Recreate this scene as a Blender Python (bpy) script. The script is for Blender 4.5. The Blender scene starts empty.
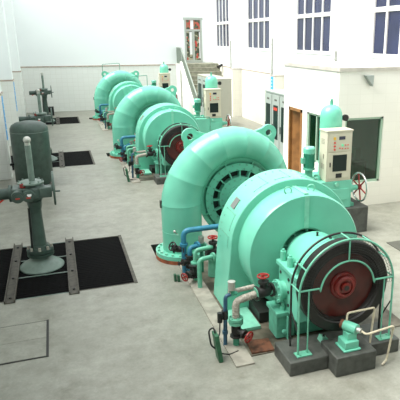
import bpy, bmesh, math, random
from mathutils import Vector, Matrix
random.seed(7)
PI = math.pi
C = bpy.context.scene.collection
sc = bpy.context.scene

# ------------------------------------------------------------------ materials
def mat(name, col, rough=.5, metal=0., var=.0, scale=6., dark=None, spec=.5, bump=0.):
    m = bpy.data.materials.new(name); m.use_nodes = True
    nt = m.node_tree; b = nt.nodes['Principled BSDF']
    b.inputs['Base Color'].default_value = (*col, 1); b.inputs['Roughness'].default_value = rough
    b.inputs['Metallic'].default_value = metal; b.inputs['Specular IOR Level'].default_value = spec
    if var:
        tc = nt.nodes.new('ShaderNodeTexCoord'); n = nt.nodes.new('ShaderNodeTexNoise')
        n.inputs['Scale'].default_value = scale; n.inputs['Detail'].default_value = 6
        r = nt.nodes.new('ShaderNodeValToRGB')
        d = dark or tuple(c*(1-var) for c in col)
        r.color_ramp.elements[0].position = .35; r.color_ramp.elements[0].color = (*d, 1)
        r.color_ramp.elements[1].position = .6; r.color_ramp.elements[1].color = (*col, 1)
        nt.links.new(tc.outputs['Object'], n.inputs['Vector']); nt.links.new(n.outputs['Fac'], r.inputs['Fac'])
        nt.links.new(r.outputs['Color'], b.inputs['Base Color'])
        if bump:
            bp = nt.nodes.new('ShaderNodeBump'); bp.inputs['Strength'].default_value = bump
            nt.links.new(n.outputs['Fac'], bp.inputs['Height']); nt.links.new(bp.outputs['Normal'], b.inputs['Normal'])
    return m

def tile_mat(name, col, grout, w=.25, h=.2, rough=.25):
    m = bpy.data.materials.new(name); m.use_nodes = True
    nt = m.node_tree; b = nt.nodes['Principled BSDF']; b.inputs['Roughness'].default_value = rough
    g = nt.nodes.new('ShaderNodeNewGeometry'); s = nt.nodes.new('ShaderNodeSeparateXYZ')
    a = nt.nodes.new('ShaderNodeMath'); a.operation = 'ADD'; cmb = nt.nodes.new('ShaderNodeCombineXYZ')
    br = nt.nodes.new('ShaderNodeTexBrick'); br.offset = 0.; br.squash = 1.
    L = nt.links.new
    L(g.outputs['Position'], s.inputs[0]); L(s.outputs['X'], a.inputs[0]); L(s.outputs['Y'], a.inputs[1])
    L(a.outputs[0], cmb.inputs['X']); L(s.outputs['Z'], cmb.inputs['Y']); L(cmb.outputs[0], br.inputs['Vector'])
    br.inputs['Color1'].default_value = (*col, 1); br.inputs['Color2'].default_value = (*[c*.97 for c in col], 1)
    br.inputs['Mortar'].default_value = (*grout, 1); br.inputs['Scale'].default_value = 1.
    br.inputs['Mortar Size'].default_value = .006; br.inputs['Brick Width'].default_value = w; br.inputs['Row Height'].default_value = h
    L(br.outputs['Color'], b.inputs['Base Color'])
    return m

def floor_mat(name):
    m = bpy.data.materials.new(name); m.use_nodes = True
    nt = m.node_tree; b = nt.nodes['Principled BSDF']; L = nt.links.new
    g = nt.nodes.new('ShaderNodeNewGeometry')
    def noise(scale, detail, p0, p1, c0, c1):
        n = nt.nodes.new('ShaderNodeTexNoise'); n.inputs['Scale'].default_value = scale; n.inputs['Detail'].default_value = detail
        n.inputs['Roughness'].default_value = .72
        r = nt.nodes.new('ShaderNodeValToRGB')
        r.color_ramp.elements[0].position = p0; r.color_ramp.elements[0].color = (*c0, 1)
        r.color_ramp.elements[1].position = p1; r.color_ramp.elements[1].color = (*c1, 1)
        L(g.outputs['Position'], n.inputs['Vector']); L(n.outputs['Fac'], r.inputs['Fac']); return n, r
    n1, r1 = noise(.7, 8, .32, .66, (.215, .215, .178), (.305, .303, .262))
    n2, r2 = noise(4.5, 10, .36, .62, (.80, .80, .78), (1.05, 1.05, 1.04))
    n3, r3 = noise(30., 5, .3, .7, (.88, .88, .87), (1.07, 1.07, 1.06))
    n4, r4 = noise(1.7, 9, .30, .46, (.70, .69, .65), (1, 1, 1))
    cur = r1.outputs['Color']
    for r in (r2, r3, r4):
        x = nt.nodes.new('ShaderNodeMix'); x.data_type = 'RGBA'; x.blend_type = 'MULTIPLY'; x.inputs['Factor'].default_value = 1
        L(cur, x.inputs[6]); L(r.outputs['Color'], x.inputs[7]); cur = x.outputs[2]
    L(cur, b.inputs['Base Color']); b.inputs['Roughness'].default_value = .42
    bp = nt.nodes.new('ShaderNodeBump'); bp.inputs['Strength'].default_value = .06
    L(n2.outputs['Fac'], bp.inputs['Height']); L(bp.outputs['Normal'], b.inputs['Normal'])
    return m

def glass_mat(name, tint, gloss=.1):
    m = bpy.data.materials.new(name); m.use_nodes = True
    nt = m.node_tree; nt.nodes.remove(nt.nodes['Principled BSDF']); o = nt.nodes['Material Output']
    t = nt.nodes.new('ShaderNodeBsdfTransparent'); t.inputs['Color'].default_value = (*tint, 1)
    gl = nt.nodes.new('ShaderNodeBsdfGlossy'); gl.inputs['Roughness'].default_value = .03
    mx = nt.nodes.new('ShaderNodeMixShader'); mx.inputs[0].default_value = gloss
    nt.links.new(t.outputs[0], mx.inputs[1]); nt.links.new(gl.outputs[0], mx.inputs[2]); nt.links.new(mx.outputs[0], o.inputs[0])
    return m

M = {}
M['mint'] = mat('mint_paint', (.16, .54, .39), .27, var=.1, scale=2.5)
M['mint_dull'] = mat('mint_paint_dull', (.12, .44, .31), .42, var=.3, scale=9., dark=(.08, .29, .2))
M['mint_light'] = mat('mint_paint_light', (.22, .57, .42), .4, var=.15, scale=12)
M['steel_mint'] = mat('worn_green_paint', (.12, .36, .26), .5, var=.4, scale=20)
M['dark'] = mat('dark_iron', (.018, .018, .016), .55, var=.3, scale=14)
M['black'] = mat('black_paint', (.008, .009, .009), .45)
M['flyrim'] = mat('dark_oiled_iron', (.008, .007, .005), .5, var=.4, scale=6)
M['flyweb'] = mat('dark_red_paint', (.085, .009, .006), .36, var=.5, scale=5)
M['flyhub'] = mat('red_paint', (.20, .016, .012), .3, var=.35, scale=10)
M['redwheel'] = mat('red_handwheel_paint', (.30, .02, .015), .4, var=.2, scale=20)
M['chrome'] = mat('polished_steel', (.6, .62, .62), .2, 1.)
M['beige'] = mat('beige_enamel', (.56, .53, .41), .4, var=.04, scale=4)
M['beige2'] = mat('dull_beige_enamel', (.40, .39, .32), .45, var=.04, scale=4)
M['beigedark'] = mat('beige_gap', (.30, .28, .22), .6)
M['greycab'] = mat('grey_enamel', (.34, .38, .35), .4, var=.06, scale=4)
M['screen'] = mat('dark_window', (.012, .022, .02), .3, spec=.2)
M['lcd'] = mat('lcd_glass', (.03, .035, .06), .2)
M['yellow'] = mat('yellow_lens', (.75, .45, .05), .3)
M['red'] = mat('red_lens', (.6, .05, .03), .3)
M['greenled'] = mat('green_lens', (.15, .75, .4), .3)
M['concrete_dark'] = mat('dark_plinth_concrete', (.075, .08, .07), .55, var=.45, scale=9, bump=.1)
M['concrete'] = mat('pale_concrete', (.34, .32, .265), .7, var=.35, scale=6, bump=.1)
M['stepconc'] = mat('stair_concrete', (.34, .34, .26), .7, var=.35, scale=6)
M['valvegreen'] = mat('dark_grey_green_paint', (.045, .078, .062), .42, var=.3, scale=8)
M['valvemid'] = mat('grey_green_casting_paint', (.075, .115, .095), .38, var=.3, scale=9)
M['valvelight'] = mat('grey_green_paint', (.16, .22, .185), .4, var=.25, scale=10)
M['grate'] = mat('black_ribbed_rubber', (.003, .003, .003), .85, var=.3, scale=30, spec=.08)
M['beam'] = mat('weathered_steel_channel', (.08, .073, .055), .65, var=.45, scale=14)
M['rust'] = mat('rusty_steel', (.15, .055, .025), .7, var=.6, scale=14)
M['orange'] = mat('orange_primer', (.33, .09, .035), .6, var=.45, scale=10)
M['blue'] = mat('blue_pipe_paint', (.035, .21, .32), .4, var=.2, scale=12)
M['bluedk'] = mat('dark_blue_pipe_paint', (.03, .10, .17), .4, var=.3, scale=12)
M['greenpipe'] = mat('green_pipe_paint', (.045, .32, .20), .4, var=.25, scale=12)
M['mintpipe'] = mat('mint_pipe_paint', (.14, .45, .31), .4, var=.2, scale=12)
M['boxgreen'] = mat('dark_green_paint', (.02, .11, .05), .45, var=.3, scale=12)
M['lag'] = mat('grey_lagging_tape', (.42, .39, .33), .8, var=.4, scale=35, bump=.3)
M['cream'] = mat('cream_pipe_paint', (.58, .52, .38), .4, var=.2, scale=20)
M['alu'] = mat('dull_aluminium', (.48, .48, .44), .4, .6)
M['wallwhite'] = mat('white_wall_paint', (.87, .905, .90), .7, var=.02, scale=.6)
M['wallcream'] = mat('cream_white_paint', (.86, .85, .80), .7, var=.03, scale=1.)
M['roofcream'] = mat('weathered_cream_roof', (.55, .51, .45), .8, var=.2, scale=4)
M['tile'] = tile_mat('white_wall_tile', (.84, .85, .81), (.76, .76, .71))
M['tilecream'] = tile_mat('cream_wall_tile', (.80, .78, .70), (.755, .735, .655), .3, .2)
M['trim'] = mat('brown_tile_edge', (.50, .40, .33), .5, var=.3, scale=8)
M['floor'] = floor_mat('worn_concrete_floor')
M['frame'] = mat('white_window_frame', (.78, .77, .74), .4)
M['pane'] = mat('dark_blue_window_glass', (.028, .034, .085), .1, var=.35, scale=1.2, spec=.6)
M['wood'] = mat('varnished_brown_wood', (.36, .16, .05), .4, var=.35, scale=5)
M['wooddk'] = mat('dark_wood', (.07, .03, .014), .5, var=.3, scale=5)
M['boothglass'] = glass_mat('green_tinted_glass', (.19, .52, .39), .05)
M['boothframe'] = mat('pale_green_frame', (.33, .48, .36), .45)
M['bluesign'] = mat('blue_sign_plate', (.04, .36, .78), .4)
M['white'] = mat('white_mark', (.85, .85, .85), .5)
M['rail'] = mat('grey_green_rail', (.22, .26, .22), .4, var=.1, scale=8)
M['greyplate'] = mat('dark_grey_plate', (.085, .085, .07), .5, var=.3, scale=5)
M['hatch'] = mat('hatch_concrete', (.40, .40, .345), .6, var=.2, scale=5)
M['deskwood'] = mat('pale_desk', (.4, .3, .2), .5)
M['plate'] = mat('nameplate_metal', (.20, .21, .20), .35, .3)

# ------------------------------------------------------------------ mesh builder
def ortho(d):
    d = Vector(d).normalized()
    a = Vector((0, 0, 1)) if abs(d.z) < .9 else Vector((1, 0, 0))
    u = d.cross(a).normalized(); return d, u, d.cross(u).normalized()

class MB:
    def __init__(s): s.v = []; s.f = []
    def add(s, vs, fs):
        n = len(s.v); s.v += [tuple(v) for v in vs]; s.f += [tuple(i+n for i in f) for f in fs]; return s
    def box(s, x0, x1, y0, y1, z0, z1):
        v = [(x, y, z) for z in (z0, z1) for x, y in ((x0, y0), (x1, y0), (x1, y1), (x0, y1))]
        return s.add(v, [(3, 2, 1, 0), (4, 5, 6, 7), (0, 1, 5, 4), (1, 2, 6, 5), (2, 3, 7, 6), (3, 0, 4, 7)])
    def bar(s, p, q, w, h=None, up=(0, 0, 1)):
        p = Vector(p); q = Vector(q); d = (q-p).normalized(); h = h or w
        a = Vector(up); u = d.cross(a)
        if u.length < 1e-4: u = d.cross(Vector((1, 0, 0)))
        u.normalize(); v = u.cross(d)
        vs = [c+u*i*w/2+v*j*h/2 for c in (p, q) for i, j in ((-1, -1), (1, -1), (1, 1), (-1, 1))]
        return s.add(vs, [(3, 2, 1, 0), (4, 5, 6, 7), (0, 1, 5, 4), (1, 2, 6, 5), (2, 3, 7, 6), (3, 0, 4, 7)])
    def rings(s, rs, caps=True, close=False):
        n = len(rs[0]); vs = [v for r in rs for v in r]; fs = []
        m = len(rs)
        for k in range(m if close else m-1):
            a = k*n; b = ((k+1) % m)*n
            for i in range(n): j = (i+1) % n; fs.append((a+i, a+j, b+j, b+i))
        if caps and not close: fs.append(tuple(reversed(range(n)))); fs.append(tuple((m-1)*n+i for i in range(n)))
        return s.add(vs, fs)
    def lathe(s, o, axis, prof, n=24, caps=True, a0=0, a1=2*PI):
        d, u, v = ortho(axis); o = Vector(o)
        return s.rings([[o+d*h+(u*math.cos(2*PI*i/n)+v*math.sin(2*PI*i/n))*max(r, 1e-4) for i in range(n)] for r, h in prof], caps)
    def cyl(s, p, q, r, r2=None, n=20):
        p = Vector(p); q = Vector(q)
        return s.lathe(p, q-p, [(r, 0), (r if r2 is None else r2, (q-p).length)], n)
    def tube(s, pts, r, n=10, fil=0., close=False, seg=6):
        P = [Vector(p) for p in pts]
        if fil and not close:
            Q = [P[0]]
            for i in range(1, len(P)-1):
                a = (P[i-1]-P[i]); b = (P[i+1]-P[i]); f = min(fil, a.length*.49, b.length*.49)
                s0 = P[i]+a.normalized()*f; s1 = P[i]+b.normalized()*f
                for k in range(seg+1):
                    t = k/seg; Q.append(s0*(1-t)**2+P[i]*2*t*(1-t)+s1*t*t)
            Q.append(P[-1]); P = Q
        m = len(P); T = []
        for i in range(m):
            if close: t = P[(i+1) % m]-P[i-1]
            else: t = P[min(i+1, m-1)]-P[max(i-1, 0)]
            T.append(t.normalized())
        d, u, v = ortho(T[0]); R = []
        for i in range(m):
            u = (u-T[i]*u.dot(T[i])).normalized(); v = T[i].cross(u)
            rr = r[i] if isinstance(r, (list, tuple)) else r
            R.append([P[i]+(u*math.cos(2*PI*k/n)+v*math.sin(2*PI*k/n))*rr for k in range(n)])
        return s.rings(R, True, close)
    def torus(s, o, axis, R, r, n=32, m=8):
        d, u, v = ortho(axis); o = Vector(o)
        return s.tube([o+(u*math.cos(2*PI*i/n)+v*math.sin(2*PI*i/n))*R for i in range(n)], r, m, close=True)
    def prism_y(s, poly, y0, y1):           # poly of (x, z), counter-clockwise seen from -y
        n = len(poly); vs = [(x, y0, z) for x, z in poly]+[(x, y1, z) for x, z in poly]
        fs = [tuple(range(n)), tuple(reversed(range(n, 2*n)))]+[(i, i+n, (i+1) % n+n, (i+1) % n) for i in range(n)]
        return s.add(vs, fs)
    def prism_x(s, poly, x0, x1):
        n = len(poly); vs = [(x0, y, z) for y, z in poly]+[(x1, y, z) for y, z in poly]
        return s.add(vs, [tuple(reversed(range(n))), tuple(range(n, 2*n))]+[(i, (i+1) % n, (i+1) % n+n, i+n) for i in range(n)])
    def sphere(s, o, r, n=16, m=10, sz=1.):
        return s.lathe(o, (0, 0, 1), [(r*math.sin(PI*k/m), -r*sz*math.cos(PI*k/m)) for k in range(m+1)], n)
    def bolts(s, o, axis, R, num, r=.014, h=.03, a0=0., n=6):
        d, u, v = ortho(axis); o = Vector(o)
        for k in range(num):
            a = a0+2*PI*k/num; c = o+(u*math.cos(a)+v*math.sin(a))*R; s.cyl(c, c+d*h, r, n=n)
        return s
    def each(s, name, m, parent, bevel=0., label=None):      # one object per separate piece
        par = list(range(len(s.v)))
        def find(i):
            while par[i] != i: par[i] = par[par[i]]; i = par[i]
            return i
        for f in s.f:
            a = find(f[0])
            for i in f[1:]: par[find(i)] = a
        comp = {}
        for f in s.f: comp.setdefault(find(f[0]), []).append(f)
        for k, fs in comp.items():
            ids = sorted({i for f in fs for i in f}); mp = {i: n for n, i in enumerate(ids)}
            q = MB(); q.add([s.v[i] for i in ids], [tuple(mp[i] for i in f) for f in fs]); o = q.build(name, m, parent, bevel)
            if label: o['label'] = label
    def build(s, name, m, parent=None, bevel=0., org=None):
        me = bpy.data.meshes.new(name)
        o = Vector((0, 0, 0))
        if org is not None: o = Vector(org)
        elif parent is not None:
            p = parent
            while p.parent is not None: p = p.parent
            o = p.location.copy()
        me.from_pydata([Vector(v)-o for v in s.v], [], s.f); me.validate(); me.update()
        bm = bmesh.new(); bm.from_mesh(me); bmesh.ops.recalc_face_normals(bm, faces=bm.faces); bm.to_mesh(me); bm.free()
        for p in me.polygons: p.use_smooth = True
        me.set_sharp_from_angle(angle=math.radians(38))
        me.materials.append(m if not isinstance(m, str) else M[m])
        ob = bpy.data.objects.new(name, me); C.objects.link(ob)
        if org is not None: ob.location = o
        if parent is not None: ob.parent = parent
        if bevel:
            b = ob.modifiers.new('bevel', 'BEVEL'); b.width = bevel; b.segments = 2; b.limit_method = 'ANGLE'; b.angle_limit = math.radians(50)
        return ob

def thing(name, label, cat, loc, group=None):
    o = bpy.data.objects.new(name, None); C.objects.link(o); o.location = loc; o.empty_display_size = .1
    o['label'] = label; o['category'] = cat
    if group: o['group'] = group
    return o
def tag(o, label, cat, group=None, kind=None):
    o['label'] = label; o['category'] = cat
    if group: o['group'] = group
    if kind: o['kind'] = kind
    return o
def struct(name, mb, m, parent=None, bevel=0.):
    o = mb.build(name, m, parent, bevel)
    if parent is None: o['kind'] = 'structure'
    return o
def copy_tree(o, parent=None):
    c = o.copy(); C.objects.link(c)
    if parent is not None: c.parent = parent
    for ch in list(o.children): copy_tree(ch, c)
    return c
SP = 8.38; SU = 8.45
def repeat(o, labels, dy=SU):
    for k, l in enumerate(labels):
        if l is None: continue
        c = copy_tree(o); c.location = o.location+Vector((.07*(k+1) if dy == SU else 0, dy*(k+1), 0)); c['label'] = l

def handwheel(mb_rim, mb_spk, o, axis, R, r, spokes=5, depth=0.):
    d, u, v = ortho(axis); o = Vector(o)
    mb_rim.torus(o, axis, R, r, 32, 8)
    for k in range(spokes):
        a = 2*PI*k/spokes+.3
        mb_spk.cyl(o-d*depth, o+(u*math.cos(a)+v*math.sin(a))*R, r*.8, n=8)
    mb_spk.cyl(o-d*(depth+.02), o+d*.02-d*depth, R*.2, n=12)

# ------------------------------------------------------------------ setting
YB = 28.67; XR = 8.04; XL = -1.72; HW = 5.9; ZD = 2.16
TX0, TX1 = -2.2+.5, .86
trench = [(7.53+SP*k, 9.67+SP*k) for k in range(3)]
holes = [(XL, TX1, a, b) for a, b in trench]+[(1.31, 2.2, 8.45+SU*k, 9.0+SU*k) for k in range(3)]
xs = sorted({-1.72, 9.2, *[h[0] for h in holes], *[h[1] for h in holes]}); ys = sorted({-2.0, YB+.2, *[h[2] for h in holes], *[h[3] for h in holes]})
mb = MB()
for i in range(len(xs)-1):
    for j in range(len(ys)-1):
        cx, cy = (xs[i]+xs[i+1])/2, (ys[j]+ys[j+1])/2
        if any(h[0] < cx < h[1] and h[2] < cy < h[3] for h in holes): continue
        mb.add([(xs[i], ys[j], 0), (xs[i+1], ys[j], 0), (xs[i+1], ys[j+1], 0), (xs[i], ys[j+1], 0)], [(0, 1, 2, 3)])
struct('floor', mb, 'floor')
mb = MB()
for (x0, x1, y0, y1) in holes:
    z = -.5
    mb.add([(x0, y0, 0), (x1, y0, 0), (x1, y1, 0), (x0, y1, 0), (x0, y0, z), (x1, y0, z), (x1, y1, z), (x0, y1, z)],
           [(0, 1, 5, 4), (1, 2, 6, 5), (2, 3, 7, 6), (3, 0, 4, 7), (4, 5, 6, 7)])
struct('floor_pit', mb, 'concrete_dark')

# back wall with a door opening
DX0, DX1, DZ0, DZ1 = 6.55, 7.47, 2.27, 4.48
mb = MB(); mb.box(XL-.2, DX0, YB, YB+.2, ZD, HW).box(DX1, 9.2, YB, YB+.2, ZD, HW).box(DX0, DX1, YB, YB+.2, DZ1, HW).box(DX0, DX1, YB, YB+.2, ZD, DZ0)
struct('wall_back', mb, 'wallwhite')
struct('wall_back_tiles', MB().box(XL-.2, 9.2, YB-.012, YB+.19, 0, ZD), 'tile')
struct('trim_back', MB().box(XL-.2, 6.0, YB-.035, YB, ZD-.02, ZD+.035), 'trim')
# left wall with piers
struct('wall_left', MB().box(XL-.2, XL, -2, YB, ZD, HW), 'wallwhite')
struct('wall_left_tiles', MB().box(XL-.2, XL+.01, -2, YB, -.5, ZD), 'tile')
piers_l = [9.9, 14.86, 19.73, 24.93]
for y in piers_l:
    struct('wall_left_pier', MB().box(XL, -1.30, y, y+.5, ZD, HW), 'wallwhite', bevel=.01)
    struct('wall_left_pier_tiles', MB().box(XL, -1.285, y-.012, y+.512, 0, ZD), 'tile')
    struct('trim_left', MB().box(XL, -1.27, y-.02, y+.52, ZD-.02, ZD+.03), 'trim')
struct('trim_left', MB().box(XL, XL+.03, -2, YB-.04, ZD-.02, ZD+.03), 'trim')
# right wall with windows and piers
wins = [(5.5, 8.1), (10.40, 13.01), (15.30, 17.91), (20.34, 23.0), (25.62, 27.84)]
SZ, MZ, TZ = 3.03, 4.2, 5.45
mb = MB(); y = -2
for a, b in wins:
    mb.box(XR, XR+.25, y, a, ZD, HW); mb.box(XR, XR+.25, a, b, ZD, SZ); mb.box(XR, XR+.25, a, b, TZ, HW); y = b
mb.box(XR, XR+.25, y, YB, ZD, HW)
struct('wall_right', mb, 'wallwhite')
struct('wall_right_tiles', MB().box(XR-.012, XR+.24, -2, YB, 0, ZD), 'tilecream')
struct('trim_right', MB().box(XR-.03, XR, -2, YB, ZD-.015, ZD+.02), 'trim')
for y in (8.98, 13.98, 18.87, 23.9):
    struct('wall_right_pier', MB().box(XR-.42, XR, y, y+.36, ZD, HW), 'wallwhite', bevel=.01)
    struct('wall_right_pier_tiles', MB().box(XR-.432, XR, y-.012, y+.372, 0, ZD), 'tilecream')
    struct('trim_right', MB().box(XR-.445, XR, y-.022, y+.382, ZD-.015, ZD+.015), 'trim')
for k, (a, b) in enumerate(wins):
    n = 4; w = (b-a)/n
    fr = MB(); t = .075
    fr.box(XR-.03, XR+.06, a-.03, b+.03, SZ-.03, SZ+t).box(XR-.03, XR+.06, a-.03, b+.03, TZ-t, TZ).box(XR-.03, XR+.057, a+.004, b-.004, MZ-.06, MZ+.06)
    fr.box(XR-.027, XR+.055, a-.027, a+t, SZ+.003, TZ-.003).box(XR-.027, XR+.055, b-t, b+.027, SZ+.003, TZ-.003)
    for i in range(1, n): fr.box(XR-.02, XR+.05, a+w*i-.035, a+w*i+.035, SZ+.003, TZ-.003)
    wf = struct('window_%d' % (k+1), fr, 'frame')
    MB().box(XR+.02, XR+.035, a, b, SZ, TZ).build('pane', 'pane', wf)
# door on the landing
fr = MB(); t = .09; my = YB-.03
fr.box(DX0+.003, DX0+t, my+.004, YB+.1, DZ0+.002, DZ1-.002).box(DX1-t, DX1-.003, my+.004, YB+.1, DZ0+.002, DZ1-.002).box(DX0-.05, DX1+.05, my, YB+.1, DZ1-t, DZ1+.03)
fr.box(DX0+.006, DX1-.006, my+.002, YB+.098, 3.83, 3.93).box((DX0+DX1)/2-.06, (DX0+DX1)/2+.06, my+.006, YB+.1, DZ0, 3.9).box(DX0, DX1, my, YB+.1, DZ0, DZ0+.12)
M['doorframe'] = mat('grey_green_door_frame', (.42, .45, .41), .4)
d1 = struct('door_1', fr, 'doorframe')
m = bpy.data.materials.new('door_glass_painted_reflection'); m.use_nodes = True; nt = m.node_tree; b = nt.nodes['Principled BSDF']; b.inputs['Roughness'].default_value = .25  # olive and red reflections in the panes are put into the colour
tc = nt.nodes.new('ShaderNodeTexCoord'); n = nt.nodes.new('ShaderNodeTexVoronoi'); n.inputs['Scale'].default_value = 9; r = nt.nodes.new('ShaderNodeValToRGB')
r.color_ramp.interpolation = 'CONSTANT'
sp = nt.nodes.new('ShaderNodeSeparateColor')
e = r.color_ramp.elements; e[0].color = (.05, .06, .03, 1); e[1].position = .3; e[1].color = (.28, .28, .16, 1)
for p, c in ((.55, (.1, .11, .06, 1)), (.75, (.45, .42, .3, 1)), (.9, (.5, .06, .04, 1))):
    q = e.new(p); q.color = c
nt.links.new(tc.outputs['Object'], n.inputs['Vector']); nt.links.new(n.outputs['Color'], sp.inputs[0]); nt.links.new(sp.outputs[0], r.inputs['Fac']); nt.links.new(r.outputs['Color'], b.inputs['Base Color'])
M['doorglass'] = m
m2 = m.copy(); m2.name = 'transom_glass_painted_reflection'; M['transom'] = m2  # transom copy, its coloured-in reflections redder
for q in m2.node_tree.nodes:
    if q.type == 'VALTORGB':
        q.color_ramp.elements[1].color = (.55, .09, .06, 1); q.color_ramp.elements[3].color = (.4, .12, .06, 1)
cxd = (DX0+DX1)/2
MB().box(DX0+t, cxd-.06, YB+.02, YB+.04, DZ0+.12, 3.83).box(cxd+.06, DX1-t, YB+.02, YB+.04, DZ0+.12, 3.83).build('door_glass', 'doorglass', d1)
MB().box(DX0+t, DX1-t, YB+.02, YB+.04, 3.93, DZ1-t).build('transom_glass', 'transom', d1)
MB().box(cxd-.20, cxd-.07, YB+.0, YB+.018, DZ0+.4, 3.8).box(DX0+.32, DX0+.48, YB, YB+.018, 3.94, 4.38).box(DX1-.15, DX1-.1, YB, YB+.018, DZ0+.2, 3.8).build('curtain_strip', 'white', d1)
MB().box(cxd+.11, cxd+.19, YB, YB+.016, 3.05, 3.3).build('red_notice', 'red', d1)
MB().bar((cxd-.03, YB-.08, 3.1), (cxd-.03, YB-.08, 3.4), .03).bar((cxd-.03, YB-.08, 3.38), (cxd-.03, YB-.02, 3.38), .02).bar((cxd-.03, YB-.08, 3.12), (cxd-.03, YB-.02, 3.12), .02).build('door_handle', 'alu', d1)

# landing and stairs
ST0, ST1, NS = 24.6, 27.6, 12
rise = 2.25/NS; run = (ST1-ST0)/(NS-1)
struct('wall_front_light_block', MB().box(XL-.2, 9.2, -2.2, -2, -.5, HW), 'wallwhite')  # unseen wall behind the camera, added to cut light on camera-facing sides
struct('ceiling_light_block', MB().box(XL-.2, 9.2, -2.2, 1.6, HW, HW+.15), 'wallwhite')  # unseen part ceiling, added and sized to dim the foreground
struct('floor_landing', MB().box(6.05, XR-.012, ST1, YB-.012, 0, 2.25), 'stepconc')
mb = MB()
for k in range(NS-1): mb.box(6.18, XR-.02, ST0+run*k, ST0+run*(k+1)+.03, 0 if k < 2 else rise*(k-1), rise*(k+1))
stairs = thing('staircase', 'grey concrete staircase with a left railing rising to the glass door in the corner', 'stairs', (7, ST0, 0))
mb.build('steps', 'stepconc', stairs)
MB().prism_x([(ST0+.1, 0), (ST1+.05, 0), (ST1+.05, 2.1)], 6.07, 6.17).build('side_wall', 'tile', stairs)
struct('wall_landing', MB().box(6.02, 6.05, ST1+.05, YB-.012, 0, 2.25), 'tile')
mb = MB()
for k in range(NS-1): mb.box(6.18, XR-.02, ST0+run*k-.02, ST0+run*k+.02, rise*(k+1)-.03, rise*(k+1)+.006)
mb.build('nosing', 'concrete', stairs)
MB().prism_x([(ST0-.25, 0), (ST0+.1, 0), (ST1+.05, 2.06), (ST1+.05, 2.36), (ST1-.12, 2.36)], 6.02, 6.18).build('stringer', 'wallcream', stairs)
hr = MB()
pz = lambda y: max(0, (y-ST0)/(ST1-ST0)*2.15)+.30
hr.tube([(6.10, ST0, .15), (6.10, ST0, .95), (6.10, ST1, 3.02), (6.10, YB-.1, 3.02)], .035, 8, .06)
hr.tube([(6.10, YB-.1, 2.26), (6.10, YB-.1, 3.03)], .035, 8)
hr.build('handrail', 'rail', stairs)
mb = MB()
for k in range(1, 22):
    y = ST0+(ST1-ST0)*k/22; mb.cyl((6.10, y, pz(y)-.1), (6.10, y, pz(y)+.58), .016, n=6)
for k in range(8): y = ST1+.03+k*.12; mb.cyl((6.10, y, 2.24), (6.10, y, 3.02), .014, n=6)
mb.each('baluster', 'rail', stairs)
bl = thing('wall_lamp', 'small black lamp on the right wall just above the stairs', 'lamp', (XR-.02, 26.9, 2.2))
MB().box(XR-.06, XR-.012, 26.84, 26.96, 2.14, 2.26).build('bracket', 'black', bl)
MB().cyl((XR-.06, 26.9, 2.2), (XR-.26, 26.78, 2.1), .05, .09).build('lamp_head', 'black', bl)

# ------------------------------------------------------------------ booth (control room)
BX, BY0, BY1, BH = 5.35, 9.76, 12.44, 2.86
W0, W1, WZ0, WZ1 = 5.52, 6.43, .52, 1.92
mb = MB(); t = .14
mb.box(BX, W0, BY0, BY0+t, 0, BH).box(W1, XR-.012, BY0, BY0+t, 0, BH).box(W0, W1, BY0, BY0+t, 0, WZ0).box(W0, W1, BY0, BY0+t, WZ1, BH)
struct('wall_booth_front', mb, 'tilecream')
SY0, SY1, SZ0, SZ1 = 10.10, 11.24, .8, 1.89
PY0, PY1, PZ1 = 11.48, 12.24, 1.90
mb = MB()
mb.box(BX, BX+t, BY0+t, SY0, 0, BH).box(BX, BX+t, SY0, SY1, 0, SZ0).box(BX, BX+t, SY0, SY1, SZ1, BH).box(BX, BX+t, SY1, PY0, 0, BH).box(BX, BX+t, PY0, PY1, PZ1, BH).box(BX, BX+t, PY1, BY1, 0, BH)
mb.box(BX-.004, BX, BY0+.002, BY0+.02, 0, BH)
struct('wall_booth_left', mb, 'wallcream')
struct('wall_booth_back', MB().box(BX, XR-.012, BY1-.0, BY1+t, 0, BH), 'wallcream')
struct('ceiling_booth', MB().box(BX-.03, XR-.012, BY0-.03, BY1+t+.03, BH, BH+.07), 'roofcream')
fr = MB(); q = .045
for x0, x1, z0, z1 in ((W0, W1, WZ0, WZ0+q), (W0, W1, WZ1-q, WZ1), (W0, W0+q, WZ0, WZ1), (W1-q, W1, WZ0, WZ1)): fr.box(x0, x1, BY0+.03, BY0+.12, z0, z1)
w6 = struct('window_6', fr, 'boothframe'); MB().box(W0+q, W1-q, BY0+.07, BY0+.078, WZ0+q, WZ1-q).build('pane', 'boothglass', w6)
fr = MB()
for y0, y1, z0, z1 in ((SY0, SY1, SZ0, SZ0+q), (SY0, SY1, SZ1-q, SZ1), (SY0, SY0+q, SZ0, SZ1), (SY1-q, SY1, SZ0, SZ1), (10.78, 10.82, SZ0, SZ1)): fr.box(BX+.03, BX+.12, y0, y1, z0, z1)
w7 = struct('window_7', fr, 'boothframe'); MB().box(BX+.07, BX+.078, SY0+q, SY1-q, SZ0+q, SZ1-q).build('pane', 'boothglass', w7)
fr = MB(); fr.box(BX-.02, BX+t, PY0, PY0+.07, 0, PZ1).box(BX-.02, BX+t, PY1-.07, PY1, 0, PZ1).box(BX-.02, BX+t, PY0, PY1, PZ1-.07, PZ1)
d2 = struct('door_2', fr, 'wood')
leaf = MB(); P0 = Vector((BX+.06, PY1-.08, 0)); dl = Vector((.5, -.42, 0)).normalized(); e1 = P0+dl*.6
leaf.bar(P0+Vector((0, 0, .93)), e1+Vector((0, 0, .93)), .04, 1.8).build('door_leaf', 'wood', d2)
k1 = MB(); k1.cyl(e1-dl*.06+Vector((-.06, -.02, .95)), e1-dl*.06+Vector((.02, 0, .95)), .022, n=10).build('door_handle', 'alu', d2)
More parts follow.
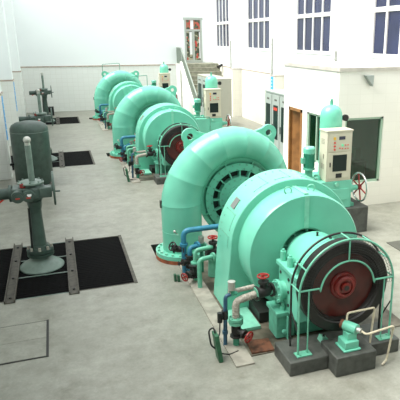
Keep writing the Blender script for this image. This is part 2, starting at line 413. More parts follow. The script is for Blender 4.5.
# inside the booth (furniture)
tb = thing('desk', 'pale desk inside the booth behind the green window', 'desk', (6.2, 11, 0))
MB().box(5.75, 6.7, 10.7, 11.3, .70, .74).build('desktop', 'deskwood', tb)
MB().box(5.78, 5.83, 10.72, 11.28, 0, .70).box(6.62, 6.67, 10.72, 11.28, 0, .70).build('side_panel', 'deskwood', tb)
tag(MB().box(5.9, 6.1, 10.85, 11.1, .74, .98).build('storage_box', 'boxgreen', org=(6, 11, .74)), 'dark green box on the desk inside the booth, left one', 'box')
tag(MB().box(6.25, 6.38, 10.85, 11.0, .74, .94).build('storage_box', 'redwheel', org=(6.3, 11, .74)), 'small red box on the desk inside the booth', 'box')
tag(MB().box(6.45, 6.58, 10.85, 11.05, .74, 1.02).build('file_box', 'beige', org=(6.5, 11, .74)), 'beige file box on the desk inside the booth, right end', 'box')
# speaker wedge on booth
sp_ = MB().prism_y([(5.88, 2.78), (6.05, 2.56), (6.06, 2.78)], BY0-.12, BY0-.002).build('wall_speaker', M['greycab'], org=(6.0, BY0, 2.6))
tag(sp_, 'small grey wedge shaped speaker high on the cream booth wall', 'speaker')

# ------------------------------------------------------------------ wall fittings
def blue_sign(p, ax, w, h, label, group='blue vertical signs'):
    r = thing('vertical_sign', label, 'sign', p, group)
    x, y, z = p
    if ax == 'x-': MB().box(x-.012, x, y-w/2, y+w/2, z-h, z).build('sign_plate', 'bluesign', r); mk = [MB().box(x-.016, x-.012, y-w*.16, y+w*.16, z-h*(.12+.16*k)-.035, z-h*(.12+.16*k)) for k in range(5)]
    elif ax == 'x+': MB().box(x, x+.012, y-w/2, y+w/2, z-h, z).build('sign_plate', 'bluesign', r); mk = [MB().box(x+.012, x+.016, y-w*.16, y+w*.16, z-h*(.12+.16*k)-.035, z-h*(.12+.16*k)) for k in range(5)]
    else: MB().box(x-w/2, x+w/2, y-.012, y, z-h, z).build('sign_plate', 'bluesign', r); mk = [MB().box(x-w*.16, x+w*.16, y-.016, y-.012, z-h*(.12+.16*k)-.035, z-h*(.12+.16*k)) for k in range(5)]
    c = MB()
    for q in mk: c.add(q.v, q.f)
    c.each('lettering', 'white', r)
blue_sign((XR-.434, 19.06, 2.12), 'x-', .26, .75, 'blue vertical sign with white marks on the right pier above the grey cabinets')
blue_sign((-1.284, 15.1, 2.1), 'x+', .2, 1.1, 'blue vertical sign on the left wall pier nearest the big tank')
blue_sign((-1.284, 19.95, 2.1), 'x+', .2, .95, 'blue vertical sign on the left wall pier behind the nearest one')
for (y, z1, lab) in ((19.05, 3.5, 'grey conduit above the blue sign on the right wall pier'), (24.08, 3.4, 'grey conduit on the far right pier beside the end window'), (14.16, 3.15, 'grey conduit on the right pier above the booth roof')):
    c = thing('conduit_pipe', lab, 'pipe', (XR-.45, y, 2.2), 'wall conduits')
    MB().cyl((XR-.45, y, 2.19), (XR-.45, y, z1), .03, n=8).build('pipe', 'alu', c)
    MB().box(XR-.475, XR-.42, y-.04, y+.04, z1-.25, z1-.2).box(XR-.475, XR-.42, y-.04, y+.04, 2.35, 2.4).build('clip', 'alu', c)

# ------------------------------------------------------------------ generating unit (front one), copied twice
AX, AZ = 2.77, .90
L3 = lambda a: [a % w for w in ('nearest the viewer', 'in the middle of the row', 'farthest away by the back wall')]

# foundation strip
M['oily'] = mat('oily_stained_concrete', (.17, .15, .11), .5, var=.8, scale=3.5, dark=(.03, .025, .016))
for k in range(3):
    struct('floor_foundation', MB().box(1.58, 1.80, 4.95+SU*k, 7.9+SU*k, 0, .02), 'concrete')
    struct('floor_drain', MB().box(1.80, 3.9, 5.1+SU*k, 7.9+SU*k, 0, .012), 'oily')

# --- spiral turbine
tl = ['huge mint green spiral turbine casing on a bolted floor flange, %s' % w for w in ('nearest the viewer', 'middle of the row', 'farthest, against the back wall')]
YS = 8.42
T = thing('spiral_turbine', tl[0], 'turbine', (1.76, 8.36, 0), 'spiral turbines in a row')
th = [(180, .985+.025, .33), (150, .985, .305), (130, .98, .287), (95, .96, .262), (60, .89, .213), (34, .815, .172), (0, .76, .14), (-45, .70, .11), (-90, .66, .085), (-130, .63, .07)]
def interp(a):
    for i in range(len(th)-1):
        if th[i][0] >= a >= th[i+1][0]:
            t = (th[i][0]-a)/(th[i][0]-th[i+1][0]); return [th[i][k]*(1-t)+th[i+1][k]*t for k in (1, 2)]
    return th[-1][1:]
R = []
n = 36
def ring(c, nrm_u, r): return [c+nrm_u*(r*math.cos(2*PI*k/n))+Vector((0, 1, 0))*(r*math.sin(2*PI*k/n)) for k in range(n)]
X0p = AX-th[0][1]
for z in (-.45, .12, .45, .452, .465, .467, .895): R.append(ring(Vector((X0p, YS-.03, z)), Vector((-1, 0, 0)), .33+(.0025 if z in (.452, .465) else 0)))
for i in range(0, 41):
    a = 180-310*i/40
    for da, bump in (((0, 0),) if i % 3 else ((0, 0), (.4, .0025), (1.0, .0025), (1.4, 0))):
        aa = a-da; Rr, rr = interp(max(aa, -130)); u = Vector((math.cos(math.radians(aa)), 0, math.sin(math.radians(aa))))
        R.append(ring(Vector((AX, YS-.03, AZ))+u*Rr, u, rr+bump))
MB().rings(R).build('casing', 'mint', T)
fl = MB(); fl.lathe((1.745, 8.36, .065), (0, 0, 1), [(.34, 0), (.44, 0), (.44, .065), (.34, .065)], 40); fl.build('inlet_flange', 'mint', T)
MB().bolts((1.745, 8.36, .13), (0, 0, 1), .395, 20, .02, .028).each('flange_bolt', 'mint_light', T)
lf = MB().lathe((1.745, 8.36, 0), (0, 0, 1), [(.33, .002), (.445, .002), (.445, .06), (.33, .06)], 40).build('lower_flange', 'orange', T); lf['label'] = 'rusty orange lower flange'
cv = MB()
cv.lathe((AX, 8.5, AZ), (0, -1, 0), [(.70, 0), (.70, .10), (.635, .10), (.635, .05), (.60, .05), (.60, .13), (.475, .13), (.475, .02), (.37, .02), (.37, .16), (.24, .18), (.24, .22)], 48)
cv.build('cover_plate', 'mint', T)
rb = MB()
for k in range(16):
    a = 2*PI*k/16; u = Vector((math.cos(a), 0, math.sin(a))); c = Vector((AX, 8.40, AZ)); rb.bar(c+u*.36, c+u*.48, .02, .10, up=(0, 1, 0))
for k in range(8):
    a = 2*PI*(k+.5)/8; u = Vector((math.cos(a), 0, math.sin(a))); c = Vector((AX, 8.42, AZ)); rb.bar(c+u*.59, c+u*.66, .018, .08, up=(0, 1, 0))
rb.each('stiffening_rib', 'mint', T)
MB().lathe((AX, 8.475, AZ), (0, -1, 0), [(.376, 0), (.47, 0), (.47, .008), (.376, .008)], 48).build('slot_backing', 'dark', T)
MB().bolts((AX, 8.37, AZ), (0, -1, 0), .575, 28, .012, .02).bolts((AX, 8.37, AZ), (0, -1, 0), .50, 24, .012, .02, .1).bolts((AX, 8.34, AZ), (0, -1, 0), .33, 20, .012, .02).each('cover_bolt', 'steel_mint', T)
sh = MB(); sh.lathe((AX, 8.3, AZ), (0, -1, 0), [(.2, 0), (.2, .12), (.24, .12), (.24, .18), (.16, .18), (.16, .5), (.1, .5), (.1, 1.55)], 28).bolts((AX, 8.12, AZ), (0, -1, 0), .21, 12, .014, .03)
sh.build('shaft_housing', 'mint', T)
MB().cyl((AX+.16, 8.2, AZ+.38), (AX+.16, 8.0, AZ+.42), .012, n=8).cyl((AX+.16, 8.02, AZ+.42), (AX+.16, 7.98, AZ+.42), .05, n=16).build('pressure_gauge', 'alu', T)
for sx, cx_, cz_ in ((-1, -.77, 1.05), (1, .61, 1.04)):
    lg = MB(); Y0 = 8.60; c = Vector((AX+cx_, 0, AZ+cz_))
    ro, ri = .14, .055; out = []
    d = Vector((sx*.62, 0, .78)).normalized(); tt = Vector((d.z, 0, -d.x)); base = c-d*.62
    pts = [base+tt*.36, base-tt*.36]
    arc = [c+(tt*math.cos(a)+d*math.sin(a))*ro for a in [PI-PI*k/12 for k in range(13)]]
    poly = pts[:1]+[arc[-1-k] for k in range(13)]+pts[1:]
    hole = [c+(tt*math.cos(2*PI*k/24)+d*math.sin(2*PI*k/24))*ri for k in range(24)]
    # ring part round the hole plus the web below it
    outer = [c+(tt*math.cos(2*PI*k/24)+d*math.sin(2*PI*k/24))*ro for k in range(24)]
    for ya, yb in ((Y0, Y0+.06),):
        vs = [(p.x, ya, p.z) for p in outer]+[(p.x, ya, p.z) for p in hole]+[(p.x, yb, p.z) for p in outer]+[(p.x, yb, p.z) for p in hole]
        fs = []
        for k in range(24):
            j = (k+1) % 24
            fs += [(k, j, 24+j, 24+k), (48+k, 72+k, 72+j, 48+j), (k, 48+k, 48+j, j), (24+k, 24+j, 72+j, 72+k)]
        lg.add(vs, fs)
    pl = [c+tt*ro, c+tt*ro*.72-d*ro*.70, c-d*ro*1.0, c-tt*ro*.72-d*ro*.70, c-tt*ro, base-tt*.55, base+tt*.55]
    lg.prism_y([(p.x, p.z) for p in pl], Y0, Y0+.06)
    lg.build('lifting_lug', 'mint', T)
MB().cyl((1.60, 8.05, .5), (1.55, 7.98, .56), .012, n=8).sphere((1.55, 7.98, .57), .025, 10, 6).build('drain_cock', 'alu', T)
MB().box(AX-1.36, AX-1.33, 8.36, 8.42, .86, .98).build('casing_plate', 'greyplate', T)
repeat(T, tl[1:])

# --- generator
gl = ['round mint green generator housing with a wide flat rim, %s' % w for w in ('nearest the viewer', 'middle of the row', 'farthest from the viewer')]
G = thing('generator', gl[0], 'generator', (AX, 6.4, 0), 'generators in a row')
def arch(r, z0, flare=0., n=40, zc=AZ):
    p = [(AX-r-flare, z0)]
    p = [(AX+r*math.cos(PI*k/n), zc+r*math.sin(PI*k/n)) for k in range(n+1)]
    return [(AX+r+flare, z0)]+p+[(AX-r-flare, z0)]
MB().prism_y(arch(.865, .02, .08), 6.15, 6.75).build('stator_cover', 'mint', G, bevel=.012)
a0 = math.asin(.74/.765)
pd = [(AX+.765*math.cos(a), AZ+.765*math.sin(a)) for a in [-a0+(PI+2*a0)*k/56 for k in range(57)]]
# end drum with an open centre
dr = MB(); nn = 57; ri = .335; hl = [(AX+ri*math.cos(a), AZ+ri*math.sin(a)) for a in [-a0+(PI+2*a0)*k/56 for k in range(57)]]
Yf, Yr = 5.75, 6.15
vs = [(x, Yr, z) for x, z in pd]+[(AX+(x-AX)*1., Yf+.03, AZ+(z-AZ)*1.) for x, z in pd]+[(AX+(x-AX)*.975, Yf, AZ+(z-AZ)*.975) for x, z in pd]+[(x, Yf, z) for x, z in hl]+[(x, Yf+.2, z) for x, z in hl]
fs = []
for rw in range(4):
    for k in range(nn):
        j = (k+1) % nn; fs.append((rw*nn+k, rw*nn+j, (rw+1)*nn+j, (rw+1)*nn+k))
dr.add(vs, fs); dr.build('end_drum', 'mint', G)
MB().lathe((AX, 5.93, AZ), (0, -1, 0), [(.34, 0), (.12, 0), (.12, .02), (.34, .02)], 40).build('inner_baffle', 'dark', G)
mb = MB()
for k in range(10):
    a = 2*PI*k/10+.2; u = Vector((math.cos(a), 0, math.sin(a))); c = Vector((AX, 5.8, AZ)); mb.bar(c+u*.27, c+u*.335, .012, .05, up=(0, 1, 0))
mb.torus((AX, 5.77, AZ), (0, 1, 0), .325, .014, 40, 6)
mb.build('vent_grille', 'steel_mint', G)
sm = MB(); sm.box(AX-.028, AX+.028, Yf-.012, Yf, AZ+.335, AZ+.75).box(AX-.028, AX+.028, Yf+.02, Yr, AZ+.763, AZ+.775)
for z in (.42, .5, .58, .66): sm.cyl((AX-.012, Yf-.02, AZ+z), (AX-.012, Yf-.012, AZ+z), .008, n=6)
sm.build('joint_strip', 'mint_light', G)
for x in (-.17, .15):
    z = math.sqrt(.765**2-x*x); MB().torus((AX+x, 5.95, AZ+z+.035), (.35, 1, .2), .045, .009, 20, 6).build('lifting_eye', 'mint_light', G)
a = math.radians(143); u = Vector((math.cos(a), 0, math.sin(a))); c = Vector((AX, 6.47, AZ))+u*.868; tv = Vector((-u.z, 0, u.x))
npl = MB().bar(c-tv*.075, c+tv*.075, .15, .012, up=u).build('nameplate', 'plate', G); npl['label'] = 'grey metal nameplate'
# access panels outlined by screws on the rim
mb = MB(); sc_ = MB()
for ang in (158, 178, 118, 97, 72):
    for da, yy in ((-7, 6.28), (7, 6.28), (-7, 6.62), (7, 6.62), (0, 6.28), (0, 6.62)):
        a = math.radians(ang+da); u = Vector((math.cos(a), 0, math.sin(a))); c = Vector((AX, yy, AZ))+u*.863; sc_.cyl(c, c+u*.008, .009, n=6)
    for e1_, e2_ in (((-7, 6.28), (7, 6.28)), ((-7, 6.28), (-7, 6.62))):
        pts = []
        for s_ in range(5):
            t = s_/4; a = math.radians(ang+e1_[0]*(1-t)+e2_[0]*t); yy = e1_[1]*(1-t)+e2_[1]*t; pts.append(Vector((AX, yy, AZ))+Vector((math.cos(a), 0, math.sin(a)))*.866)
        mb.tube(pts, .003, 5)
mb.each('panel_seam', 'steel_mint', G); sc_.each('panel_screw', 'steel_mint', G)
bs = MB(); bs.box(1.78, 2.12, 5.62, 6.15, .02, .06).box(AX+.4, AX+.95, 5.62, 6.15, .02, .06).each('base_plate', 'mint_light', G)
MB().box(AX-.62, AX+.62, 5.75, 6.15, .03, .16).build('base_frame', 'dark', G)
repeat(G, gl[1:])

# --- bearing pedestal
bl_ = ['mint green bearing housing with studs between flywheel and generator, %s' % w for w in ('nearest set', 'middle set', 'farthest set')]
B = thing('bearing_housing', bl_[0], 'bearing', (AX, 5.45, 0), 'bearing housings in a row')
hb = MB(); hb.lathe((AX, 5.88, AZ), (0, -1, 0), [(.25, 0), (.25, .16), (.30, .2), (.345, .3), (.355, .34), (.355, .83), (.33, .86), (.26, .88), (.12, .88)], 40)
hb.build('bearing_cap', 'mint', B)
MB().box(AX-.43, AX+.43, 5.02, 5.6, .36, AZ-.02).build('bearing_body', 'mint', B, bevel=.02)
MB().box(AX-.46, AX+.46, 5.01, 5.61, AZ-.02, AZ+.04).build('split_flange', 'mint', B, bevel=.01)
for sx in (-1, 1):
    for y in (5.12, 5.33, 5.54):
        MB().cyl((AX+sx*.395, y, AZ+.04), (AX+sx*.395, y, AZ+.16), .036, n=14).cyl((AX+sx*.395, y, AZ+.155), (AX+sx*.395, y, AZ+.185), .02, n=6).build('stud', 'mint', B)
mb = MB()
for z in (.47, .64, .80):
    for y in (5.28, 5.52): mb.cyl((AX-.43, y, z), (AX-.44, y, z), .02, n=10)
mb.cyl((AX-.02, 5.4, AZ+.35), (AX-.02, 5.4, AZ+.40), .014, n=8); mb.cyl((AX+.1, 5.3, AZ+.33), (AX+.1, 5.3, AZ+.36), .02, n=8)
mb.each('plug', 'dark', B)
MB().cyl((AX-.43, 5.42, .61), (AX-.50, 5.42, .61), .11, n=24).cyl((AX-.50, 5.42, .61), (AX-.53, 5.42, .61), .14, n=24).bolts((AX-.53, 5.42, .61), (-1, 0, 0), .115, 8, .012, .02).build('pipe_flange', 'mint', B)
for sx in (-1, 1):
    x0, x1 = sorted((AX+sx*.30, AX+sx*.58)); MB().box(x0, x1, 5.28, 5.62, .33, .385).box(x0+.02, x1-.02, 5.32, 5.58, .025, .33).build('foot', 'mint_dull', B, bevel=.008)
    MB().box(AX+sx*.44-.005, AX+sx*.44+.005, 5.25, 5.30, .03, .33).cyl((AX+sx*.47, 5.36, .385), (AX+sx*.47, 5.36, .44), .03, n=6).cyl((AX+sx*.47, 5.36, .44), (AX+sx*.47, 5.36, .48), .018, n=8).cyl((AX+sx*.47, 5.54, .385), (AX+sx*.47, 5.54, .44), .03, n=6).cyl((AX+sx*.47, 5.27, .12), (AX+sx*.47, 5.31, .12), .03, n=6).each('anchor_bolt', 'mint', B)
MB().box(AX-.30, AX+.30, 5.32, 5.66, .025, .33).build('pedestal', 'mint_dull', B, bevel=.01)
repeat(B, bl_[1:])

# --- flywheel
fll = ['dark flywheel with a red centre inside a green guard, %s' % w for w in ('nearest the viewer', 'second in the row', 'third and farthest')]
F = thing('flywheel', fll[0], 'flywheel', (AX, 4.95, AZ), 'flywheels in a row')
MB().lathe((AX, 4.90, AZ), (0, -1, 0), [(.42, 0), (.525, 0), (.533, .015), (.533, .15), (.52, .165), (.43, .165), (.415, .145), (.40, .147), (.385, .115), (.385, .02)], 72).build('rim', 'flyrim', F)
wb = MB().lathe((AX, 4.87, AZ), (0, -1, 0), [(.39, 0), (.39, .06), (.22, .055), (.19, .06)], 64).build('web', 'flyweb', F); wb['label'] = 'dark red flywheel web'
hbm = MB(); hbm.lathe((AX, 4.82, AZ), (0, -1, 0), [(.16, 0), (.16, .03), (.147, .045), (.125, .045), (.125, .07), (.11, .085), (.085, .085), (.08, .065), (.055, .065), (.055, .10), (.01, .10)], 40)
hh = hbm.build('hub', 'flyhub', F); hh['label'] = 'glossy red hub'
MB().cyl((AX, 4.98, AZ), (AX, 4.715, AZ), .03, n=20).build('shaft_end', 'dark', F)
F.location += Vector((.015, 0, -.025))
repeat(F, fll[1:])

# --- flywheel guard
gll = ['arched green pipe guard frame over the flywheel, %s' % w for w in ('nearest the viewer', 'second in the row', 'third and farthest')]
GD = thing('flywheel_guard', gll[0], 'guard', (AX, 4.85, .21), 'flywheel guards in a row')
ZP = .172
YF, YK = 4.70, 4.91
GX, GZ = AX+.015, AZ-.025
fr = MB()
arcp = lambda r, y, n=40: [(GX-r*math.cos(PI*k/n), y, GZ+r*math.sin(PI*k/n)) for k in range(n+1)]
fr.tube([(GX-.578, YF, ZP)]+arcp(.578, YF)+[(GX+.578, YF, ZP)], .012, 8)
fr.tube([(GX-.578, YF, GZ+.06), (GX-.345, YF, GZ+.06)]+arcp(.33, YF)[1:-1]+[(GX+.345, YF, GZ+.06), (GX+.578, YF, GZ+.06)], .011, 8)
fr.tube([(GX, YF, GZ+.33), (GX, YF, GZ+.578)], .009, 8)
fr.tube([(GX-.465, YF, GZ+.06), (GX-.465, YF, ZP)], .009, 8); fr.tube([(GX+.465, YF, GZ+.06), (GX+.465, YF, ZP)], .009, 8)
fr.build('front_frame', 'mintpipe', GD)
bk = MB(); bk.tube([(GX-.578, YK, ZP if True else 0)]+arcp(.578, YK)+[(GX+.578, YK, ZP)], .013, 8)
bk.tube([(GX-.578, YF+.02, .45), (GX-.578, YK, .62)], .008, 6); bk.tube([(GX+.578, YF+.02, .62), (GX+.578, YK, .30)], .008, 6)
bkf = bk.build('back_frame', 'dark', GD)
tm = MB()
for a in (150, 90, 62, 30): u = (math.cos(math.radians(a))*.578, math.sin(math.radians(a))*.578); tm.tube([(GX+u[0], YF, GZ+u[1]), (GX+u[0], YK, GZ+u[1])], .009, 6)
for sx in (-1, 1): tm.tube([(GX+sx*.578, YF, GZ+.06), (GX+sx*.578, YK, GZ+.06)], .009, 6)
tm.each('cross_tie', 'mintpipe', GD)
ms = MB()
for r in [.35+.027*k for k in range(9)]: ms.tube(arcp(r, YF+.01, 30), .0022, 4)
for k in range(45):
    a = PI*k/44; u = Vector((math.cos(a), 0, math.sin(a))); c = Vector((GX, YF+.01, GZ)); ms.tube([c+u*.33, c+u*.578], .0022, 4)
ms.build('front_mesh', 'dark', GD)
ms = MB()
for k in range(4): ms.tube(arcp(.576, YF+.05+.05*k, 30), .0008, 4)
for k in range(50):
    a = PI*k/49; ms.tube([(GX+.576*math.cos(a), YF, GZ+.576*math.sin(a)), (GX+.576*math.cos(a), YK, GZ+.576*math.sin(a))], .0008, 4)
ms.build('rim_mesh', 'dark', GD)
for x in (-.515, .515):
    MB().box(GX+x-.09, GX+x+.09, YF-.05, YF+.05, ZP, ZP+.012).cyl((GX+x-.05, YF-.03, ZP), (GX+x-.05, YF-.03, ZP+.025), .01, n=6).cyl((GX+x+.05, YF+.03, ZP), (GX+x+.05, YF+.03, ZP+.025), .01, n=6).build('foot_plate', 'mintpipe', GD)
repeat(GD, gll[1:])

# --- plinth
pll = ['stepped dark concrete plinth under the flywheel, %s' % w for w in ('nearest the viewer', 'middle set')]
pm = MB()
pm.add([(x, y, z) for z in (0, .17) for x, y in ((2.07, 4.59), (2.53, 4.59), (2.53, 4.62), (3.02, 4.62), (3.46, 4.62), (3.46, 5.05), (2.07, 5.05))],
       [tuple(range(6, -1, -1)), tuple(range(7, 14))]+[(i, (i+1) % 7, (i+1) % 7+7, i+7) for i in range(7)])
pm.box(2.53, 3.02, 4.41, 4.80, 0, .235)
PL = tag(pm.build('concrete_plinth', 'concrete_dark', org=(AX, 4.9, 0), bevel=.012), pll[0], 'plinth', 'flywheel plinths')
repeat(PL, pll[1:])

# --- brake pump on the plinth
bp = thing('brake_pump', 'small mint green pump on the front step of the nearest plinth', 'pump', (2.78, 4.55, .236))
MB().box(2.65, 2.86, 4.47, 4.68, .236, .26).box(2.67, 2.84, 4.49, 4.66, .26, .345).build('pump_base', 'mint', bp, bevel=.008)
MB().box(2.72, 2.83, 4.53, 4.64, .345, .42).cyl((2.745, 4.655, .47), (2.82, 4.515, .47), .058, n=20).build('pump_body', 'mint', bp)
MB().cyl((2.725, 4.69, .47), (2.745, 4.655, .47), .052, n=16).build('end_cap', 'rust', bp)
MB().cyl((2.82, 4.515, .47), (2.845, 4.475, .47), .03, n=12).build('fitting', 'alu', bp)
pp = thing('oil_pipe', 'cream bent pipe running right from the pump front to the floor', 'pipe', (2.85, 4.46, .46))
MB().tube([(2.848, 4.47, .47), (2.88, 4.42, .45), (3.22, 4.42, .49), (3.19, 4.46, .05), (3.12, 4.44, .012)], .012, 8, .03).build('pipe', 'cream', pp)
pp = thing('oil_pipe', 'cream bent pipe arching from the pump top behind to the plinth', 'pipe', (2.75, 4.66, .55))
MB().tube([(2.76, 4.64, .53), (2.77, 4.65, .61), (3.12, 4.66, .61), (3.09, 4.66, .172)], .012, 8, .03).build('pipe', 'cream', pp)
sb = thing('brake_shoe', 'small mint green brake block on the plinth under the nearest flywheel', 'brake', (2.6, 4.86, .171))
MB().add([(x, y, z) for x, y, z in ((2.56, 4.83, .171), (2.66, 4.83, .171), (2.66, 4.94, .171), (2.56, 4.94, .171), (2.58, 4.84, .24), (2.65, 4.84, .21), (2.65, 4.93, .21), (2.58, 4.93, .24))],
         [(3, 2, 1, 0), (4, 5, 6, 7), (0, 1, 5, 4), (1, 2, 6, 5), (2, 3, 7, 6), (3, 0, 4, 7)]).build('block', 'mint_light', sb)
MB().cyl((2.61, 4.88, .22), (2.61, 4.88, .25), .015, n=8).build('bolt', 'dark', sb)

# --- lagged cooling pipe
cpl = ['cooling pipe in grey lagging with black valves and red handwheels, %s' % w for w in ('beside the nearest generator', 'beside the middle generator', 'beside the farthest generator')]
CP = thing('cooling_pipe', cpl[0], 'pipe', (1.73, 5.4, 0), 'lagged cooling pipes')
x, y = 1.72, 5.38
MB().cyl((x, y, 0.0), (x, y, .15), .038, n=14).build('riser', 'greenpipe', CP)
MB().cyl((x, y, .30), (x, y, .335), .085, n=20).cyl((x, y, .345), (x, y, .375), .085, n=20).bolts((x, y, .375), (0, 0, 1), .065, 6, .01, .015).build('lower_flange', 'mintpipe', CP)
lg = MB(); pts = [(x, y, .37), (x, y, .585), (2.0, y+.05, .615)]
lg.tube(pts, .041, 12, .06)
for k in range(5): lg.torus((x, y, .40+.03*k), (0, 0, 1), .041, .006, 16, 5)
for k in range(8): lg.torus((x+.08+.027*k, y+.015+.004*k, .592+.003*k), (1, .18, .1), .041, .006, 16, 5)
lg.tube([(1.66, y+.06, .68), (1.72, y+.08, .675), (1.98, y+.10, .685)], .028, 10)
lgo = lg.build('lagged_pipe', 'lag', CP); lgo['label'] = 'grey taped lagging'
MB().cyl((1.975, y+.045, .61), (2.0, y+.05, .612), .085, n=20).cyl((2.15, y+.06, .61), (2.238, y+.07, .61), .045, n=16).each('upper_flange', 'mintpipe', CP)
def valve(parent, body, axis, rb, wheel, R, red=True, name='valve'):
    o = Vector(body); d = Vector(axis).normalized(); w = Vector(wheel)
    v = MB(); v.cyl(o-d*rb*1.9, o-d*rb*1.5, rb*1.45, n=16).cyl(o+d*rb*1.5, o+d*rb*1.9, rb*1.45, n=16).lathe(o-d*rb*1.6, d, [(rb*.8, 0), (rb*1.15, rb*1.0), (rb*1.15, rb*2.2), (rb*.8, rb*3.2)], 16)
    q = (w-o); s = q.normalized(); v.cyl(o, o+s*(q.length*.62), rb*.75, n=14).cyl(o+s*(q.length*.55), o+s*(q.length*.68), rb*1.1, n=14).cyl(o+s*(q.length*.6), w, rb*.28, n=10)
    vo = v.build(name, 'dark', parent)
    hw = MB(); handwheel(hw, hw, w, s, R, R*.17, 4)
    h = hw.build('handwheel', 'redwheel' if red else 'black', vo); h['label'] = ('red' if red else 'black')+' valve handwheel'
valve(CP, (2.09, y+.06, .62), (1, .18, 0), .06, (2.08, y+.06, .82), .065)
valve(CP, (x, y, .225), (0, 0, 1), .05, (x+.10, y-.17, .19), .065)
bp_ = MB().tube([(1.70, y+.06, .655), (1.61, y+.05, .645), (1.60, y+.05, 0.0)], .024, 10, .05); bp_.cyl((1.60, y+.05, .16), (1.60, y+.05, .2), .034, n=10)
bpo = bp_.build('blue_pipe', 'bluedk', CP); bpo['label'] = 'dark blue side pipe'
MB().cyl((1.60, y+.05, .36), (1.60, y+.05, .46), .04, n=12).cyl((1.60, y+.05, .41), (1.53, y+.02, .42), .025, n=10).cyl((1.53, y+.02, .34), (1.53, y+.02, .46), .03, n=10).tube([(1.53, y+.02, .34), (1.52, y, .22), (1.47, y-.1, .2)], .008, 6).build('fitting', 'black', CP)
MB().cyl((1.69, y+.06, .64), (1.69, y+.06, .71), .03, n=10).cyl((1.69, y+.06, .67), (1.75, y+.04, .66), .025, n=10).build('tee', 'greenpipe', CP)
MB().cyl((1.69, y+.06, .71), (1.69, y+.06, .80), .042, n=16).lathe((1.69, y+.06, .80), (0, 0, 1), [(.042, 0), (.046, .005), (.046, .015), (.01, .02)], 16).build('oil_cup', 'alu', CP)
repeat(CP, cpl[1:])
wl = MB().add([(x, y, z) for z in (.012, .03) for x, y in ((1.83, 5.13), (2.10, 5.11), (2.12, 5.36), (1.85, 5.42))], [(3, 2, 1, 0), (4, 5, 6, 7), (0, 1, 5, 4), (1, 2, 6, 5), (2, 3, 7, 6), (3, 0, 4, 7)])
tag(wl.build('wooden_board', 'rust', org=(1.98, 5.25, .012)), 'oily rust brown board on the floor by the nearest lagged pipe', 'board')
gbl = ['slim dark green floor box with a black cable, %s' % w for w in ('left of the nearest lagged pipe', 'left of the middle lagged pipe')]
GB = thing('junction_box', gbl[0], 'box', (1.44, 5.17, 0), 'green floor boxes')
MB().add([(a, b_, c_) for a, b_, c_ in ((1.43, 5.10, 0), (1.48, 5.10, 0), (1.48, 5.24, 0), (1.43, 5.24, 0), (1.395, 5.14, .32), (1.445, 5.14, .32), (1.445, 5.28, .32), (1.395, 5.28, .32))],
         [(3, 2, 1, 0), (4, 5, 6, 7), (0, 1, 5, 4), (1, 2, 6, 5), (2, 3, 7, 6), (3, 0, 4, 7)]).build('box_body', 'boxgreen', GB, bevel=.006)
MB().tube([(1.42, 5.21, .32), (1.41, 5.25, .38), (1.36, 5.28, .33), (1.375, 5.24, .16), (1.42, 5.22, .12)], .01, 6, .04).tube([(1.47, 5.2, .06), (1.58, 5.2, .02), (1.7, 5.24, .02)], .008, 6, .03).build('cable', 'black', GB)
repeat(GB, gbl[1:])

# --- turbine side pipework
bpl = ['blue water pipes with black valves beside the flange of the turbine %s' % w for w in ('nearest the viewer', 'in the middle', 'at the back')]
BP = thing('water_pipe', bpl[0], 'pipe', (1.62, 7.55, 0), 'blue turbine water pipes')
MB().tube([(2.3, 7.58, .72), (1.60, 7.56, .72), (1.60, 7.56, .0)], .042, 12, .10).tube([(1.80, 7.5, .475), (1.665, 7.46, .475), (1.665, 7.46, .36)], .036, 12, .06).tube([(1.665, 7.46, .16), (1.665, 7.46, 0.)], .036, 12).tube([(1.60, 7.56, .30), (1.665, 7.46, .30)], .025, 8).build('pipe', 'blue', BP)
MB().cyl((1.60, 7.56, .48), (1.60, 7.56, .52), .062, n=16).cyl((1.78, 7.49, .475), (1.81, 7.505, .475), .07, n=16).cyl((1.665, 7.46, .12), (1.665, 7.46, .15), .06, n=16).each('flange', 'blue', BP)
valve(BP, (1.53, 7.60, .42), (1, -.4, 0), .045, (1.42, 7.55, .50), .065, red=False)
valve(BP, (1.665, 7.46, .26), (0, 0, 1), .05, (1.48, 7.40, .27), .03, red=False)
repeat(BP, bpl[1:])
gpl = ['green drain pipes with red handwheels behind the generator %s' % w for w in ('nearest the viewer', 'in the middle', 'at the back')]
GP = thing('drain_pipe', gpl[0], 'pipe', (1.70, 7.15, 0), 'green drain pipes')
MB().tube([(1.98, 7.32, .50), (1.71, 7.29, .49), (1.70, 7.29, .0)], .034, 12, .07).tube([(1.92, 7.05, .46), (1.70, 7.02, .45), (1.70, 7.02, 0.)], .034, 12, .07).build('pipe', 'mintpipe', GP)
MB().cyl((1.70, 7.29, .24), (1.70, 7.29, .27), .065, n=16).cyl((1.70, 7.29, .28), (1.70, 7.29, .31), .065, n=16).cyl((1.90, 7.04, .46), (1.93, 7.05, .46), .06, n=16).each('flange', 'mintpipe', GP)
valve(GP, (1.665, 7.24, .19), (0, 0, 1), .05, (1.50, 7.13, .16), .06)
valve(GP, (2.0, 7.35, .42), (1, 0, 0), .06, (2.0, 7.35, .64), .07)
MB().cyl((1.87, 7.55, .025), (1.87, 7.55, .42), .03, n=10).cyl((1.87, 7.55, .40), (1.87, 7.55, .5), .05, n=14).cyl((1.80, 7.55, .43), (1.94, 7.55, .43), .03, n=10).build('filter_body', 'greenpipe', GP)
MB().cyl((1.87, 7.55, .50), (1.87, 7.55, .60), .044, n=14).build('oil_cup', 'alu', GP)
MB().cyl((2.0, 7.35, .025), (2.0, 7.35, .30), .09, .075, n=16).cyl((2.0, 7.35, .30), (2.0, 7.35, .34), .11, n=16).build('drain_pot', 'mintpipe', GP)
repeat(GP, gpl[1:])
